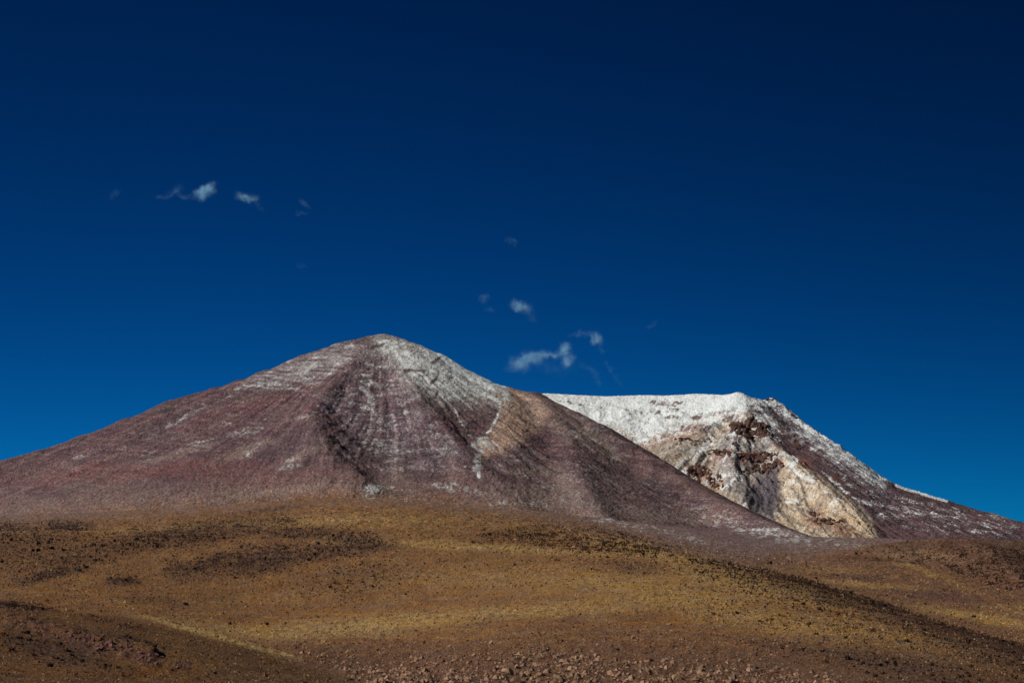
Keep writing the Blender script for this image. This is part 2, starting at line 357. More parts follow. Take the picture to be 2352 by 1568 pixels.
# ---------------------------------------------------------------- ground sheet
DK = np.array([15, 120, 300, 400, 500, 620, 760, 920, 1100, 1350, 1700, 2300, 3200, 4600, 6200], float)
XK = np.array([-900, -250, 0, 300, 600, 850, 1200, 1500, 1800, 2100, 2352, 2900], float)
TY = {  # row seen at each distance
 -900: [1560, 1420, 1330, 1320, 1340, 1330, 1300, 1270, 1240, 1225, 1215, 1210],
 -250: [1600, 1510, 1410, 1360, 1370, 1350, 1310, 1275, 1242, 1222, 1210, 1200],
 0:    [1640, 1545, 1445, 1386, 1392, 1370, 1328, 1285, 1245, 1218, 1200, 1186],
 300:  [1640, 1560, 1480, 1424, 1433, 1390, 1345, 1300, 1258, 1220, 1196, 1176],
 600:  [1640, 1578, 1522, 1490, 1492, 1440, 1385, 1325, 1268, 1215, 1178, 1152],
 850:  [1625, 1582, 1566, 1535, 1472, 1420, 1360, 1302, 1250, 1195, 1160, 1138],
 1200: [1640, 1582, 1520, 1465, 1410, 1360, 1315, 1276, 1245, 1205, 1182, 1168],
 1500: [1640, 1580, 1515, 1452, 1392, 1337, 1290, 1263, 1268, 1250, 1232, 1215],
 1800: [1640, 1580, 1515, 1452, 1392, 1345, 1320, 1332, 1335, 1305, 1275, 1250],
 2100: [1640, 1580, 1522, 1465, 1422, 1409, 1424, 1428, 1395, 1335, 1292, 1262],
 2352: [1640, 1590, 1540, 1495, 1484, 1498, 1500, 1470, 1428, 1378, 1325, 1282],
 2900: [1680, 1650, 1620, 1590, 1580, 1570, 1550, 1520, 1470, 1420, 1370, 1320]}
Z = np.zeros((len(XK), len(DK)))
for i, xk in enumerate(XK):
    rows = TY[int(xk)]
    z = [(YH-r)*d/F for r, d in zip(rows, DK[2:14])]
    Z[i] = [-1.9, -5.0] + z + [z[-1] + 0.075*1600]
NX, ND = 420, 420
XF = np.linspace(XK[0], XK[-1], NX); LF = np.linspace(np.log(DK[0]), np.log(DK[-1]), ND)
tmp = np.array([np.interp(LF, np.log(DK), Z[i]/DK) for i in range(len(XK))])
tmp = np.array([np.interp(XF, XK, tmp[:, j]) for j in range(ND)]).T
tmp = blur(blur(tmp, 9, 0), 4.5, 1)
def bil(a, u, v):
    u = np.clip(u, 0, a.shape[0]-1.001); v = np.clip(v, 0, a.shape[1]-1.001)
    i = u.astype(int); j = v.astype(int); fu = u-i; fv = v-j
    return (a[i, j]*(1-fu)+a[i+1, j]*fu)*(1-fv) + (a[i, j+1]*(1-fu)+a[i+1, j+1]*fu)*fv
def ground_base(x, d):
    X = 1176 + x*F/d
    return bil(tmp, (X-XF[0])/(XF[1]-XF[0]), (np.log(d)-LF[0])/(LF[1]-LF[0]))*d, X
def ground_z(x, d):
    zb, X = ground_base(x, d)
    Y = YH - zb*F/d
    fade = sst(60, 260, d)
    far = sst(900, 3000, d)
    n = 1.6*fbm(x/70, d/70, 3, 5) + (0.35+.5*far)*fbm(x/14, d/20, 3, 9) + 0.14*fbm(x/2.6, d/3.5, 2, 13)
    n = n + far*(5*fbm(x/260, d/200, 3, 15) + 2.2*fbm(x/22, d/26, 3, 17))
    bm = np.clip(bouldermask(X, Y), 0, 1)
    lift = bm*(0.9*ridged(x/9, d/13, 3, 19)+0.5*fbm(x/3.2, d/4, 3, 29))
    dm = darkmask(X, Y)
    lift = lift + dm*(1.4*far+0.5)
    # rock outcrop lip on the near left hill
    ol = line(X, Y, [(20, 1425), (110, 1445), (200, 1470), (300, 1492), (350, 1505)], 9, .8)
    lift = lift + ol*1.3*(0.4+ridged(x/7, d/9, 3, 37))
    return zb + fade*(n + lift)

ground_mat = terrain_mat('dry_grass', 0.6, 0.3, 1.7, 0.5, grain_y=0.25, snow_unit=5.0, sat=0.93)
def spaced(a, b, n): return np.linspace(a, b, n)
xs = np.concatenate([np.linspace(-4200, -160, 60, endpoint=False), np.linspace(-160, 2500, 960), np.linspace(2500, 6800, 60)[1:]])
ds = np.concatenate([np.geomspace(8, 330, 40, endpoint=False), np.linspace(330, 1000, 262, endpoint=False), np.geomspace(1000, 6200, 160)])
GX, GD = np.meshgrid(xs, ds)
gx = (GX-1176)*GD/F
gz = ground_z(gx, GD)
PX, PY = proj(gx, GD, gz)
# paint from the smooth relief so colours do not follow the bumps
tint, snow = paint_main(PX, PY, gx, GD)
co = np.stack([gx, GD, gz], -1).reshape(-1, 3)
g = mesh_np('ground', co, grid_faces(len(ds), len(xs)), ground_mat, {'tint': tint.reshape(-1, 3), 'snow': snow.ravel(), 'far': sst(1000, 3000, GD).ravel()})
tag(g, 'rolling golden brown grassland running up to the mountain feet', None, None, 'structure')

# wide plain round everything, below the modelled land
pl = bmesh.new()
bmesh.ops.create_grid(pl, x_segments=40, y_segments=40, size=60000)
for v in pl.verts:
    v.co.z = -60
me = bpy.data.meshes.new('plain'); pl.to_mesh(me); pl.free()
pm = simple_mat('plain_soil', C(104, 72, 42), 0.3, 0.01); me.materials.append(pm)
po = bpy.data.objects.new('plain', me); S.collection.objects.link(po); tag(po, kind='structure')

# ---------------------------------------------------------------- mountains from ridge lines
def W3(p): X, Y, d = p; return ((X-1176)*d/F, d, (YH-Y)*d/F)
def ridge_field(x, d, ridges, k=14.0, rd=18):
    acc = None
    for (pts, a, L, b) in ridges:
        P = [W3(p) for p in pts]
        best = np.full(x.shape, -1e9)
        for (x0, y0, z0), (x1, y1, z1) in zip(P[:-1], P[1:]):
            dx, dy = x1-x0, y1-y0
            t = np.clip(((x-x0)*dx+(d-y0)*dy)/(dx*dx+dy*dy), 0, 1)
            r = np.hypot(x-x0-t*dx, d-y0-t*dy)
            r = np.sqrt(r*r+rd*rd)-rd
            best = np.maximum(best, z0+t*(z1-z0) - (a*L*(1-np.exp(-r/L)) + b*r))
        acc = best if acc is None else np.maximum(acc, best) + k*np.log1p(np.exp(-np.abs(acc-best)/k)) - 0.0
    return acc
# --- near mountain
sky_l = [(880, 768, 7400), (850, 770, 7390), (790, 784, 7380), (700, 813, 7350), (620, 846, 7330), (560, 869, 7300), (500, 889, 7280), (400, 915, 7250), (300, 957, 7200), (200, 996, 7150), (100, 1031, 7100), (0, 1057, 7050), (-150, 1100, 7000), (-500, 1170, 6900)]
sky_r = [(880, 768, 7400), (905, 771, 7400), (940, 783, 7400), (1000, 806, 7420), (1060, 840, 7450), (1130, 878, 7480), (1190, 894, 7440), (1225, 899, 7380), (1260, 914, 7330), (1300, 934, 7280), (1370, 966, 7150), (1440, 1006, 7000), (1500, 1041, 6850), (1560, 1078, 6700), (1600, 1105, 6600), (1680, 1148, 6400), (1760, 1188, 6200), (1850, 1226, 6000), (1950, 1258, 5800)]
ridgesA = [
 (sky_l, 0.60, 2500, 0.06),
 (sky_r, 0.60, 2500, 0.08),
 ([(880, 770, 7400), (840, 800, 7230), (790, 850, 7010), (745, 890, 6825), (722, 925, 6660), (722, 960, 6465), (735, 1000, 6290), (765, 1045, 6130), (820, 1085, 6010)], 0.70, 1500, 0.10),
 ([(880, 775, 7390), (905, 820, 7195), (940, 880, 6930), (990, 945, 6665), (1050, 1010, 6400), (1085, 1060, 6200)], 0.66, 1200, 0.15),
 ([(1235, 900, 7360), (1262, 930, 7150), (1285, 970, 6930), (1300, 1020, 6670), (1320, 1080, 6360), (1360, 1150, 6000), (1420, 1210, 5700)], 0.66, 1500, 0.10),
]
def relief(x, d, ox, oy, amp, seed, fine):
    th = np.arctan2(x-ox, -(d-oy)); r = np.hypot(x-ox, d-oy)
    w = fbm(x/700, d/700, 2, seed)*0.05
    rills = ridged((th+w)*11, r/1500, 3, seed+2)*sst(80, 700, r)
    rill2 = ridged((th+w)*42, r/700, 3, seed+4)*sst(150, 900, r)
    return 2.4*fbm(x/26, d/26, 2, seed+12) + amp*(1.0*rills + 0.32*rill2) + fine*fbm(x/90, d/90, 5, seed+6, 0.58) + amp*0.7*fbm(x/420, d/420, 3, seed+9) + amp*.5*ridged(x/240, d/300, 3, seed+15)*sst(150, 500, r)
def fit_skyline(x, GD, h, xs, pts, x0, x1, jag=None):
    """settle each meridian of the slope so its crest lies on the surveyed crest line"""
    p = sorted(set((q[0], q[1]) for q in pts)); tx = [q[0] for q in p]; ty = [q[1] for q in p]
    tgt = np.interp(xs, tx, ty); tgt = np.convolve(np.pad(tgt, 3, mode='edge'), np.ones(7)/7, 'valid')
    if jag is not None: tgt = tgt + jag(xs)
    for _ in range(3):
        err = tgt - proj(x, GD, h)[1].min(0)
        kk = np.exp(-.5*(np.arange(-40, 41)/14)**2); err = np.convolve(np.pad(err, 40, mode='edge'), kk/kk.sum(), 'valid')
        w = sst(x0-40, x0, xs)*sst(x1+40, x1, xs)
        h = h - (err*w)[None, :]*GD/F
    return h
def build_A():
    xs = np.linspace(-230, 2080, 880); ds = np.concatenate([np.linspace(4400, 7500, 370), np.linspace(7500, 8600, 20)[1:]])
    GX, GD = np.meshgrid(xs, ds); x = (GX-1176)*GD/F
    h = ridge_field(x, GD, ridgesA, 16, 40)
    crest = sst(0, 260, np.abs(ridge_dist(x, GD, [sky_l, sky_r])))
    rel = relief(x, GD, *W3(sky_l[0])[:2], 7, 61, 7)
    low = sst(430, 800, h)
    ck = sst(160, 20, ridge_dist(x, GD, [sky_l[:7], sky_r[:14]])); h = h + ck*5*fbm(x/45, GD/45, 4, 97)
    h = h + (rel-5)*(0.12+0.88*crest)*(0.30+0.70*low)
    h = h + rng.normal(0, .9, h.shape)*(.3+.7*crest)
    h = fit_skyline(x, GD, h, xs, sky_l+sky_r, -150, 1900)
    X, Y = proj(x, GD, h)
    tint, snow = paint_main(X, Y, x, GD)
    m = terrain_mat('scree_and_snow', 9.0, 0.45, 1.55, 0.65, grain_y=0.7, soft=0.26)
    o = mesh_np('mountain', np.stack([x, GD, h], -1).reshape(-1, 3), grid_faces(len(ds), len(xs)), m, {'tint': tint.reshape(-1, 3), 'snow': snow.ravel()})
    tag(o, 'purple brown cone shaped mountain with snow dusted summit and white gullies', None, None, 'structure')
    return o
def ridge_dist(x, d, lines):
    return np.minimum.reduce([segdist(x, d, [W3(p)[:2] for p in l]) for l in lines])
mtA = build_A()

# --- far snowy mountain
skB = [(1150, 915, 10300), (1250, 903, 10300), (1290, 905, 10300), (1390, 910, 10300), (1470, 907, 10300), (1530, 908, 10250), (1600, 904, 10200), (1660, 906, 10120), (1695, 901, 10050)]
skB2 = [(1695, 901, 10050), (1720, 909, 10040), (1752, 919, 10150), (1772, 911, 10180), (1790, 921, 10160), (1830, 955, 10080), (1870, 985, 9980), (1920, 1016, 9870), (1965, 1050, 9750), (2010, 1080, 9620), (2045, 1108, 9540), (2100, 1125, 9480), (2170, 1146, 9400), (2250, 1172, 9300), (2300, 1182, 9250), (2352, 1202, 9150), (2450, 1230, 9000), (2650, 1290, 8700)]
ridgesB = [
 (skB, 0.57, 2500, 0.08), (skB2, 0.80, 2500, 0.10),
 ([(1705, 905, 10040), (1712, 930, 9880), (1720, 955, 9720), (1765, 1000, 9450), (1800, 1035, 9220), (1850, 1078, 8970), (1905, 1120, 8780), (1960, 1170, 8590), (2010, 1225, 8430), (2040, 1270, 8280)], 0.75, 1500, 0.10),
 ([(1700, 920, 9990), (1640, 965, 9750), (1580, 1005, 9480), (1530, 1045, 9220), (1500, 1100, 8950)], 0.55, 1500, 0.12),
 ([(1712, 940, 9800), (1690, 985, 9500), (1680, 1040, 9180), (1690, 1100, 8870), (1720, 1170, 8520)], 0.66, 1200, 0.15),
]
def paint_B(X, Y):
    n1 = fbm(X/50, Y/24, 4, 203); n2 = fbm(X/12, Y/7, 3, 211); n3 = fbm(X/26, Y/60, 3, 217)
    fan = fbm((X+0.55*(Y-1000))/7, Y/70, 4, 223)
    hor = fbm(X/40, (Y-0.12*X)/5, 4, 229)
    Xw = X+14*n1+6*n2; Yw = Y+8*n2+5*n1
    col = np.empty(X.shape+(3,)); col[:] = C(84, 65, 68)
    left = poly(Xw, Yw, [(1200, 880), (1715, 895), (1725, 950), (1770, 1010), (1850, 1075), (1930, 1130), (2000, 1190), (2015, 1260), (1700, 1270), (1400, 1050)], 8)
    col = blend(col, left, C(156, 142, 126)); fan2 = fbm((X+0.5*(Y-1000))/17, Y/120, 4, 227)
    col = blend(col, left*sst(-.1, .5, n1)*.5, C(164, 132, 110))
    col = blend(col, left*sst(0, .35, fan+.6*fan2)*.6*sst(960, 1020, Y), C(104, 92, 88)); col = blend(col, left*sst(0, .4, -fan-.6*fan2)*.5*sst(960, 1020, Y), C(182, 168, 150))
    grey = poly(Xw, Yw, [(1640, 1010), (1750, 960), (1790, 1060), (1800, 1150), (1790, 1200), (1740, 1190), (1660, 1110)], 14)
    col = blend(col, grey*.8, C(124, 116, 112)); col = blend(col, grey*.7*sst(0, .4, fan), C(104, 94, 96))
    dkfan = poly(Xw, Yw, [(1780, 1070), (1800, 1070), (1785, 1130), (1790, 1200), (1700, 1150), (1720, 1120)], 8)
    col = blend(col, dkfan*.85, C(86, 79, 86))
    cream = poly(Xw, Yw, [(1800, 1050), (1850, 1072), (1900, 1115), (1960, 1160), (2005, 1205), (2010, 1250), (1860, 1240), (1775, 1200), (1800, 1150), (1790, 1100)], 6)
    col = blend(col, cream, C(172, 153, 130)); col = blend(col, cream*sst(0, .5, n1)*.6, C(150, 126, 106)); col = blend(col, cream*.7*sst(0, .35, fan+.5*fan2), C(128, 112, 98))
    for e in [(1870, 1185, 20, 26, 20), (1890, 1200, 50, 8, 0), (1720, 990, 28, 24, 0), (1745, 1050, 45, 14, 10), (1610, 1085, 22, 22, 0), (1640, 1112, 16, 16, 0), (1700, 1060, 30, 10, -10), (1650, 1050, 50, 9, -25), (1920, 1100, 14, 5, 30), (1850, 1062, 20, 8, 40), (1930, 1215, 30, 8, 0), (1955, 1230, 40, 8, 10)]:
        col = blend(col, ell(Xw, Yw, *e)*.75*sst(-.6, .2, n2), C(112, 66, 48))
    pink = poly(Xw, Yw, [(1480, 1030), (1500, 990), (1640, 955), (1700, 945), (1640, 985), (1540, 1010)], 10)
    col = blend(col, pink*.6, C(160, 124, 108))
    col = blend(col, sst(.1, .5, hor)*.3*(1-left), C(112, 82, 84))
    col = blend(col, ell(Xw, Yw, 1900, 1020, 170, 22, 40)*.6*(1-left), C(120, 112, 120))
    s = np.zeros(X.shape)
    def add(m): np.maximum(s, m, out=s)
    add(poly(Xw, Yw, [(1150, 880), (1700, 885), (1740, 925), (1700, 950), (1600, 960), (1560, 975), (1470, 1000), (1400, 980), (1200, 950)], 34)*(1.05+.25*hor+.15*n2))
    add(poly(Xw, Yw, [(1330, 930), (1700, 930), (1715, 950), (1640, 985), (1540, 1015), (1470, 1040), (1400, 1000)], 30)*(.50+.3*hor+.2*fan))
    add(poly(Xw, Yw, [(1420, 970), (1560, 960), (1720, 935), (1700, 955), (1600, 990), (1500, 1010), (1460, 1030)], 12)*(.60+.45*hor))
    add(poly(Xw, Yw, [(1710, 905), (1780, 930), (1900, 1000), (2040, 1110), (2010, 1110), (1900, 1060), (1800, 1010), (1740, 960)], 10)*(.36+.35*n1+.3*n2))
    add(line(X, Y, [(1880, 1000), (1920, 1022), (1990, 1072), (2040, 1104)], 9, .8)*.8*sst(-.4, .2, n1))
    add(ell(Xw, Yw, 1740, 975, 50, 36)*.55); add(ell(Xw, Yw, 1600, 1040, 60, 8, -35)*.55); add(ell(Xw, Yw, 1560, 1070, 40, 7, -35)*.5)
    add(line(Xw, Yw, [(1660, 1085), (1640, 1105), (1600, 1130)], 5)*.62); add(line(Xw, Yw, [(1695, 1080), (1680, 1105), (1660, 1125)], 5)*.62)
    add(line(X, Y+2*n2, [(1712, 1155), (1700, 1172), (1690, 1180)], 3)*.95); add(line(X, Y+2*n2, [(1862, 1195), (1845, 1215), (1838, 1228)], 3)*.38)
    add(line(Xw, Yw, [(1580, 1080), (1560, 1095), (1545, 1105)], 4)*.8)
    add(line(X, Y+2*n2, [(1800, 1040), (1830, 1055), (1815, 1075), (1840, 1095), (1870, 1105)], 5)*.7)
    add(cream*(.40+.5*hor)*sst(1250, 1130, Y)); add(cream*.2)
    add(poly(Xw, Yw, [(1660, 960), (1800, 1000), (1800, 1060), (1700, 1120), (1560, 1120), (1600, 1040)], 12)*(.32+.5*n2))
    fl = fbm((X)/30, (Y-0.42*X)/4.5, 4, 241)
    add(poly(X, Y, [(1880, 1050), (2060, 1120), (2352, 1200), (2352, 1245), (2150, 1235), (2000, 1190)], 16)*(.27+.62*fl))
    add(line(Xw, Yw, [(1890, 1085), (1950, 1135), (2000, 1160)], 4)*.55); add(line(Xw, Yw, [(2000, 1150), (2080, 1175), (2200, 1190)], 6)*.42); add(line(Xw, Yw, [(2280, 1175), (2330, 1215)], 12)*.38)
    rock = np.maximum.reduce([line(X+16*n1+8*n2, Y+9*n2+4*hor, p, w*1.3, .8) for p, w in
      [([(1495, 922), (1530, 930), (1570, 924)], 4), ([(1435, 940), (1500, 948), (1560, 938)], 2.5), ([(1290, 922), (1340, 930)], 1.5), ([(1590, 960), (1640, 950)], 2), ([(1560, 985), (1640, 978)], 4), ([(1640, 950), (1700, 935)], 2), ([(1530, 960), (1560, 955)], 4), ([(1660, 965), (1690, 955)], 4),
       ([(1735, 920), (1765, 935)], 4), ([(1780, 925), (1840, 965)], 5), ([(1880, 985), (1910, 1005)], 6), ([(1960, 1050), (2000, 1080)], 6), ([(1850, 990), (1880, 1010)], 3)]])
    rock = rock*sst(-1.0, -.1, hor+.5*n2); s = s*(1-.8*rock); col = blend(col, rock*.8, C(88, 74, 80))
    s = np.maximum(s, left*sst(1120, 960, Y)*(.38+.6*fan+.5*fan2+.3*hor))
    rib = fbm((X+0.5*(Y-1000))/9, Y/60, 4, 263)
    s = np.maximum(s, .62*sst(.15, .5, rib)*ell(X, Y, 1700, 1060, 140, 100, 20, .5))
    col = col*np.exp(rng.normal(0, .14, X.shape))[..., None]
    return col, np.clip(s, 0, 1.2)
def build_B():
    xs = np.linspace(1200, 2500, 520); ds = np.concatenate([np.linspace(6300, 7900, 40, endpoint=False), np.linspace(7900, 10450, 310), np.linspace(10450, 11800, 16)[1:]])
    GX, GD = np.meshgrid(xs, ds); x = (GX-1176)*GD/F
    h = ridge_field(x, GD, ridgesB, 10)
    cr = sst(0, 260, ridge_dist(x, GD, [skB, skB2]))
    rel = relief(x, GD, *W3((1712, 930, 9950))[:2], 17, 161, 11)
    h0 = h
    X, Y = proj(x, GD, h)
    craggy = poly(X, Y, [(1640, 960), (1760, 950), (1850, 1060), (2000, 1190), (2000, 1240), (1850, 1230), (1780, 1130), (1560, 1130)], 25)
    ledge = fbm(x/160, d_over(GD), 4, 171)
    h = h + (rel-12)*(0.10+0.9*cr) + craggy*(10*ridged(x/130, GD/150, 4, 181)+20*ridged((x+.35*GD)/75, GD/600, 4, 183)-14)
    X, Y = proj(x, GD, h)
    plat = poly(X, Y, [(1200, 880), (1700, 890), (1740, 925), (1600, 965), (1450, 1010), (1350, 980)], 30)
    h = h + plat*sst(20, 260, ridge_dist(x, GD, [skB, skB2]))*(30*fbm(x/230, GD/200, 3, 197)+10*ridged(x/120, GD/60, 3, 199)) + rng.normal(0, 1.0, h.shape)
    ck = sst(220, 30, ridge_dist(x, GD, [skB2]))*sst(1690, 1740, X)*sst(2090, 2040, X)
    h = h + ck*14*ridged(x/70, GD/80, 4, 195) - ck*7
    h = fit_skyline(x, GD, h, xs, skB+skB2, 1230, 2450)
    X, Y = proj(x, GD, h)
    sk = Y.min(0)[None, :]
    tint, snow = paint_B(X, Y)
    nn = fbm(X/22, (Y-.6*X)/9, 4, 271)
    snow = np.maximum(snow, sst(60, 8, Y-sk)*sst(1690, 1730, X)*sst(2050, 2025, X)*(.66+.7*nn))
    bar = sst(2050, 2060, X)*sst(2185, 2168, X)*sst(8, 5, Y-sk)
    snow = np.maximum(snow*(1-.8*sst(14, 10, Y-sk)*(X > 2056)*(X < 2180)), bar)
    m = terrain_mat('snowy_rock', 11.0, 0.5, 1.5, 0.9, (0.86, 0.88, 0.86), grain_y=0.7)
    o = mesh_np('mountain', np.stack([x, GD, h], -1).reshape(-1, 3), grid_faces(len(ds), len(xs)), m, {'tint': tint.reshape(-1, 3), 'snow': snow.ravel()})
    tag(o, 'farther mountain with flat snow covered top, cream scree face and dark crags', None, None, 'structure')
    return o, (x, GD, h, X, Y)
def d_over(d): return d/90
mtB, gB = build_B()

# --- right hand brown hill
def paint_H(X, Y):
    n1 = fbm(X/60, Y/20, 4, 303); n2 = fbm(X/14, Y/6, 3, 311)
    col = np.empty(X.shape+(3,)); col[:] = C(92, 66, 50)
    col = blend(col, sst(-.1, .5, n1)*.6, C(76, 54, 42)); col = blend(col, sst(0, .5, -n1)*.5, C(108, 84, 66))
    col = blend(col, ell(X+20*n1, Y, 2080, 1272, 120, 14, 4)*.5, C(132, 104, 80))
    col = col*np.exp(rng.normal(0, .22, X.shape))[..., None]
    return col, np.zeros(X.shape)
skH = [(1860, 1290, 3150), (1940, 1262, 3300), (2000, 1248, 3400), (2080, 1238, 3500), (2160, 1231, 3520), (2240, 1236, 3520), (2352, 1240, 3540), (2500, 1235, 3560), (2800, 1250, 3500)]
ridgesH = [(skH, 0.20, 500, 0.06), ([(2240, 1238, 3520), (2290, 1270, 3100), (2330, 1310, 2750), (2400, 1370, 2350)], .24, 300, .1)]
def hill_h(x, d):
    h = ridge_field(x, d, ridgesH, 6)
    return h - 4 + 4*fbm(x/150, d/150, 4, 321) + 1.5*fbm(x/30, d/30, 3, 331)
xs = np.linspace(1780, 2700, 300); ds = np.linspace(2050, 4200, 160)
GX, GD = np.meshgrid(xs, ds); x = (GX-1176)*GD/F
h = hill_h(x, GD); X, Y = proj(x, GD, h); tint, snow = paint_H(X, Y)
hm = terrain_mat('shrubby_soil', 3.5, 0.4, 1.6, 0.5, grain_y=0.3)
hill = mesh_np('hill', np.stack([x, GD, h], -1).reshape(-1, 3), grid_faces(len(ds), len(xs)), hm, {'tint': tint.reshape(-1, 3), 'snow': snow.ravel()})
tag(hill, 'low brown hill speckled with shrubs below the far mountain', None, None, 'structure')

# ---------------------------------------------------------------- rock and shrub shapes
def ico(sub):
    bm = bmesh.new(); bmesh.ops.create_icosphere(bm, subdivisions=sub, radius=1.0)
    v = np.array([q.co[:] for q in bm.verts]); f = np.array([[l.index for l in q.verts] for q in bm.faces]); bm.free(); return v, f
I1, F1 = ico(1); I2, F2 = ico(2)
def rock_shape(v, seed, rough=0.35):
    r = np.random.default_rng(seed); p = v.copy()
    for _ in range(7):                     # chip flat facets off
        n = r.normal(size=3); n /= np.linalg.norm(n); c = r.uniform(0.45, 0.8)
        dd = p@n; p -= np.outer(np.clip(dd-c, 0, None), n)
    p *= 1+r.uniform(-rough, rough, (len(p), 1))*0.35
    return p*np.array([r.uniform(.9, 1.3), r.uniform(.8, 1.1), r.uniform(.65, 1.0)])
def shrub_shape(seed, nleaf=14):
    """a squat tuft of upright pointed sprays round a rounded heart"""
    r = np.random.default_rng(seed); V = []; Fc = []
    for k in range(nleaf):
        a = r.uniform(0, 2*np.pi); q = r.uniform(0.0, 0.55); tilt = r.uniform(.2, 1.0)
        bx, by = q*np.cos(a), q*np.sin(a)
        tx, ty, tz = bx+tilt*.65*np.cos(a), by+tilt*.65*np.sin(a), r.uniform(.55, 1.1)
        w = r.uniform(.16, .3); b = a+np.pi/2+r.uniform(-.6, .6)
        i = len(V)
        V += [(bx-w*np.cos(b), by-w*np.sin(b), 0), (bx+w*np.cos(b), by+w*np.sin(b), 0),
              (.5*(bx+tx)+w*np.cos(b)*1.1, .5*(by+ty)+w*np.sin(b)*1.1, tz*.6), (tx, ty, tz), (.5*(bx+tx)-w*np.cos(b)*1.1, .5*(by+ty)-w*np.sin(b)*1.1, tz*.62)]
        Fc += [(i, i+1, i+2), (i, i+2, i+4), (i+4, i+2, i+3)]
    return np.array(V), np.array(Fc)
def merged(name, shapes, pos, scale, rot, mat, cols, sink=0.0, smooth=False):
    Vs, Fs, Cs = [], [], []; base = 0
    kind = np.arange(len(pos)) % len(shapes)
    for k, (v, f) in enumerate(shapes):
        idx = np.where(kind == k)[0]
        if not len(idx): continue
        c, s = np.cos(rot[idx]), np.sin(rot[idx])
        vv = v[None]*scale[idx][:, None, :]
        X_ = vv[..., 0]*c[:, None]-vv[..., 1]*s[:, None]; Y_ = vv[..., 0]*s[:, None]+vv[..., 1]*c[:, None]
        out = np.stack([X_, Y_, vv[..., 2]], -1)+pos[idx][:, None, :]
        Vs.append(out.reshape(-1, 3)); Fs.append((f[None]+(np.arange(len(idx))*len(v))[:, None, None]+base).reshape(-1, 3))
        Cs.append(np.repeat(cols[idx], len(v), 0)); base += len(idx)*len(v)
    return mesh_np(name, np.concatenate(Vs), np.concatenate(Fs), mat, {'tint': np.concatenate(Cs)}, smooth)

def scatter(n, X0, X1, d0, d1, mask, surf=ground_z, power=1.0):
    """even in the frame's width, denser nearer; keeps spots where mask says so"""
    X = rng.uniform(X0, X1, n); d = np.exp(rng.uniform(np.log(d0), np.log(d1), n)) if power else rng.uniform(d0, d1, n)
    x = (X-1176)*d/F; z = surf(x, d); Y = YH-z*F/d
    k = rng.random(n) < mask(X, Y, d)
    return x[k], d[k], z[k], X[k], Y[k]

# --- rocks on the ground
def rock_prob(X, Y, d): return np.clip(bouldermask(X, Y)*np.clip(.75+1.6*fbm(X/18, Y/6, 3, 59), 0, 2), 0, 1)**1.3
rock_mat = simple_mat('weathered_rock', (0, 0, 0), 0.25, 1.5, attr=True)
x, d, z, X, Y = scatter(120000, -60, 2420, 340, 900, rock_prob)
n = len(x); r = 0.145*np.exp(rng.normal(0, .75, n))*(0.7+.8*sst(1480, 1550, Y)); r = np.clip(r, .12, 1.0)
rc = C(124, 96, 76)[None]*rng.uniform(.45, 1.6, (n, 1)); lm = (X < 460)
rc[lm] = C(96, 66, 62)[None]*rng.uniform(.6, 1.3, (lm.sum(), 1))
O1 = np.array([(1,0,0),(-1,0,0),(0,1,0),(0,-1,0),(0,0,1),(0,0,-.6),(.6,.6,.6),(-.6,.5,.65)],float); FO = np.array([(6,4,0),(6,2,4),(6,0,2),(7,4,2),(7,2,1),(7,1,4),(0,4,3),(3,4,1)])
shapes = [(O1*np.random.default_rng(900+i).uniform(.7, 1.25, (8, 1)), FO) for i in range(6)]
ro = merged('rubble', shapes, np.stack([x, d, z+r*.15], -1), np.stack([r, r, r*rng.uniform(.7, 1.3, n)], -1), rng.uniform(0, 6.28, n), rock_mat, rc)
tag(ro, 'countless small brown stones strewn over the rocky foreground slope', 'rubble', None, 'stuff')

# --- boulders one by one
bmeshes = []
bmat = simple_mat('boulder_rock', C(126, 101, 78), 0.45, 1.6)
bmat2 = simple_mat('dark_boulder_rock', C(98, 66, 62), 0.35, 1.2)
for i in range(6):
    for mt in (bmat, bmat2):
        v = rock_shape(I2, 700+i, .22); me = bpy.data.meshes.new('boulder'); me.from_pydata(v.tolist(), [], F2.tolist()); me.materials.append(mt); bmeshes.append(me)
def place(name, me, loc, sc, rz, label, cat, group):
    o = bpy.data.objects.new(name, me); S.collection.objects.link(o)
    o.location = loc; o.scale = sc; o.rotation_euler = (rng.uniform(-.25, .25), rng.uniform(-.25, .25), rz)
    return tag(o, label, cat, group)
def gp(X, Y):
    """ground point seen at a frame position, nearest first"""
    dd = np.linspace(330, 1600, 1500); xx = (X-1176)*dd/F; zz = ground_z(xx, dd); yy = YH-zz*F/dd
    i = np.argmax(yy <= Y); return xx[i], dd[i], zz[i]
bands = [
 ('buff boulder in the jumbled rock band at the bottom centre of the slope', 'boulders of the bottom centre rock band', [(1180, 1505), (1260, 1500), (1330, 1515), (1420, 1530), (1500, 1545)], 18, 95, .5, 0),
 ('tan boulder in the low ledge running along the bottom edge', 'boulders of the bottom edge ledge', [(1120, 1545), (1240, 1556), (1380, 1558), (1560, 1560), (1700, 1563)], 9, 60, .55, 0),
 ('small tan boulder in the rock field right of the pale path', 'boulders right of the pale path', [(660, 1478), (760, 1490), (840, 1515), (900, 1540), (1000, 1555)], 20, 85, .38, 0),
 ('dark reddish boulder in the outcrop on the near left hillside', 'boulders of the left hillside outcrop', [(30, 1428), (110, 1448), (200, 1472), (300, 1494), (355, 1506)], 11, 60, .5, 1),
]
WHERE = ['at its left end', 'left of its middle', 'in its middle', 'right of its middle', 'at its right end']
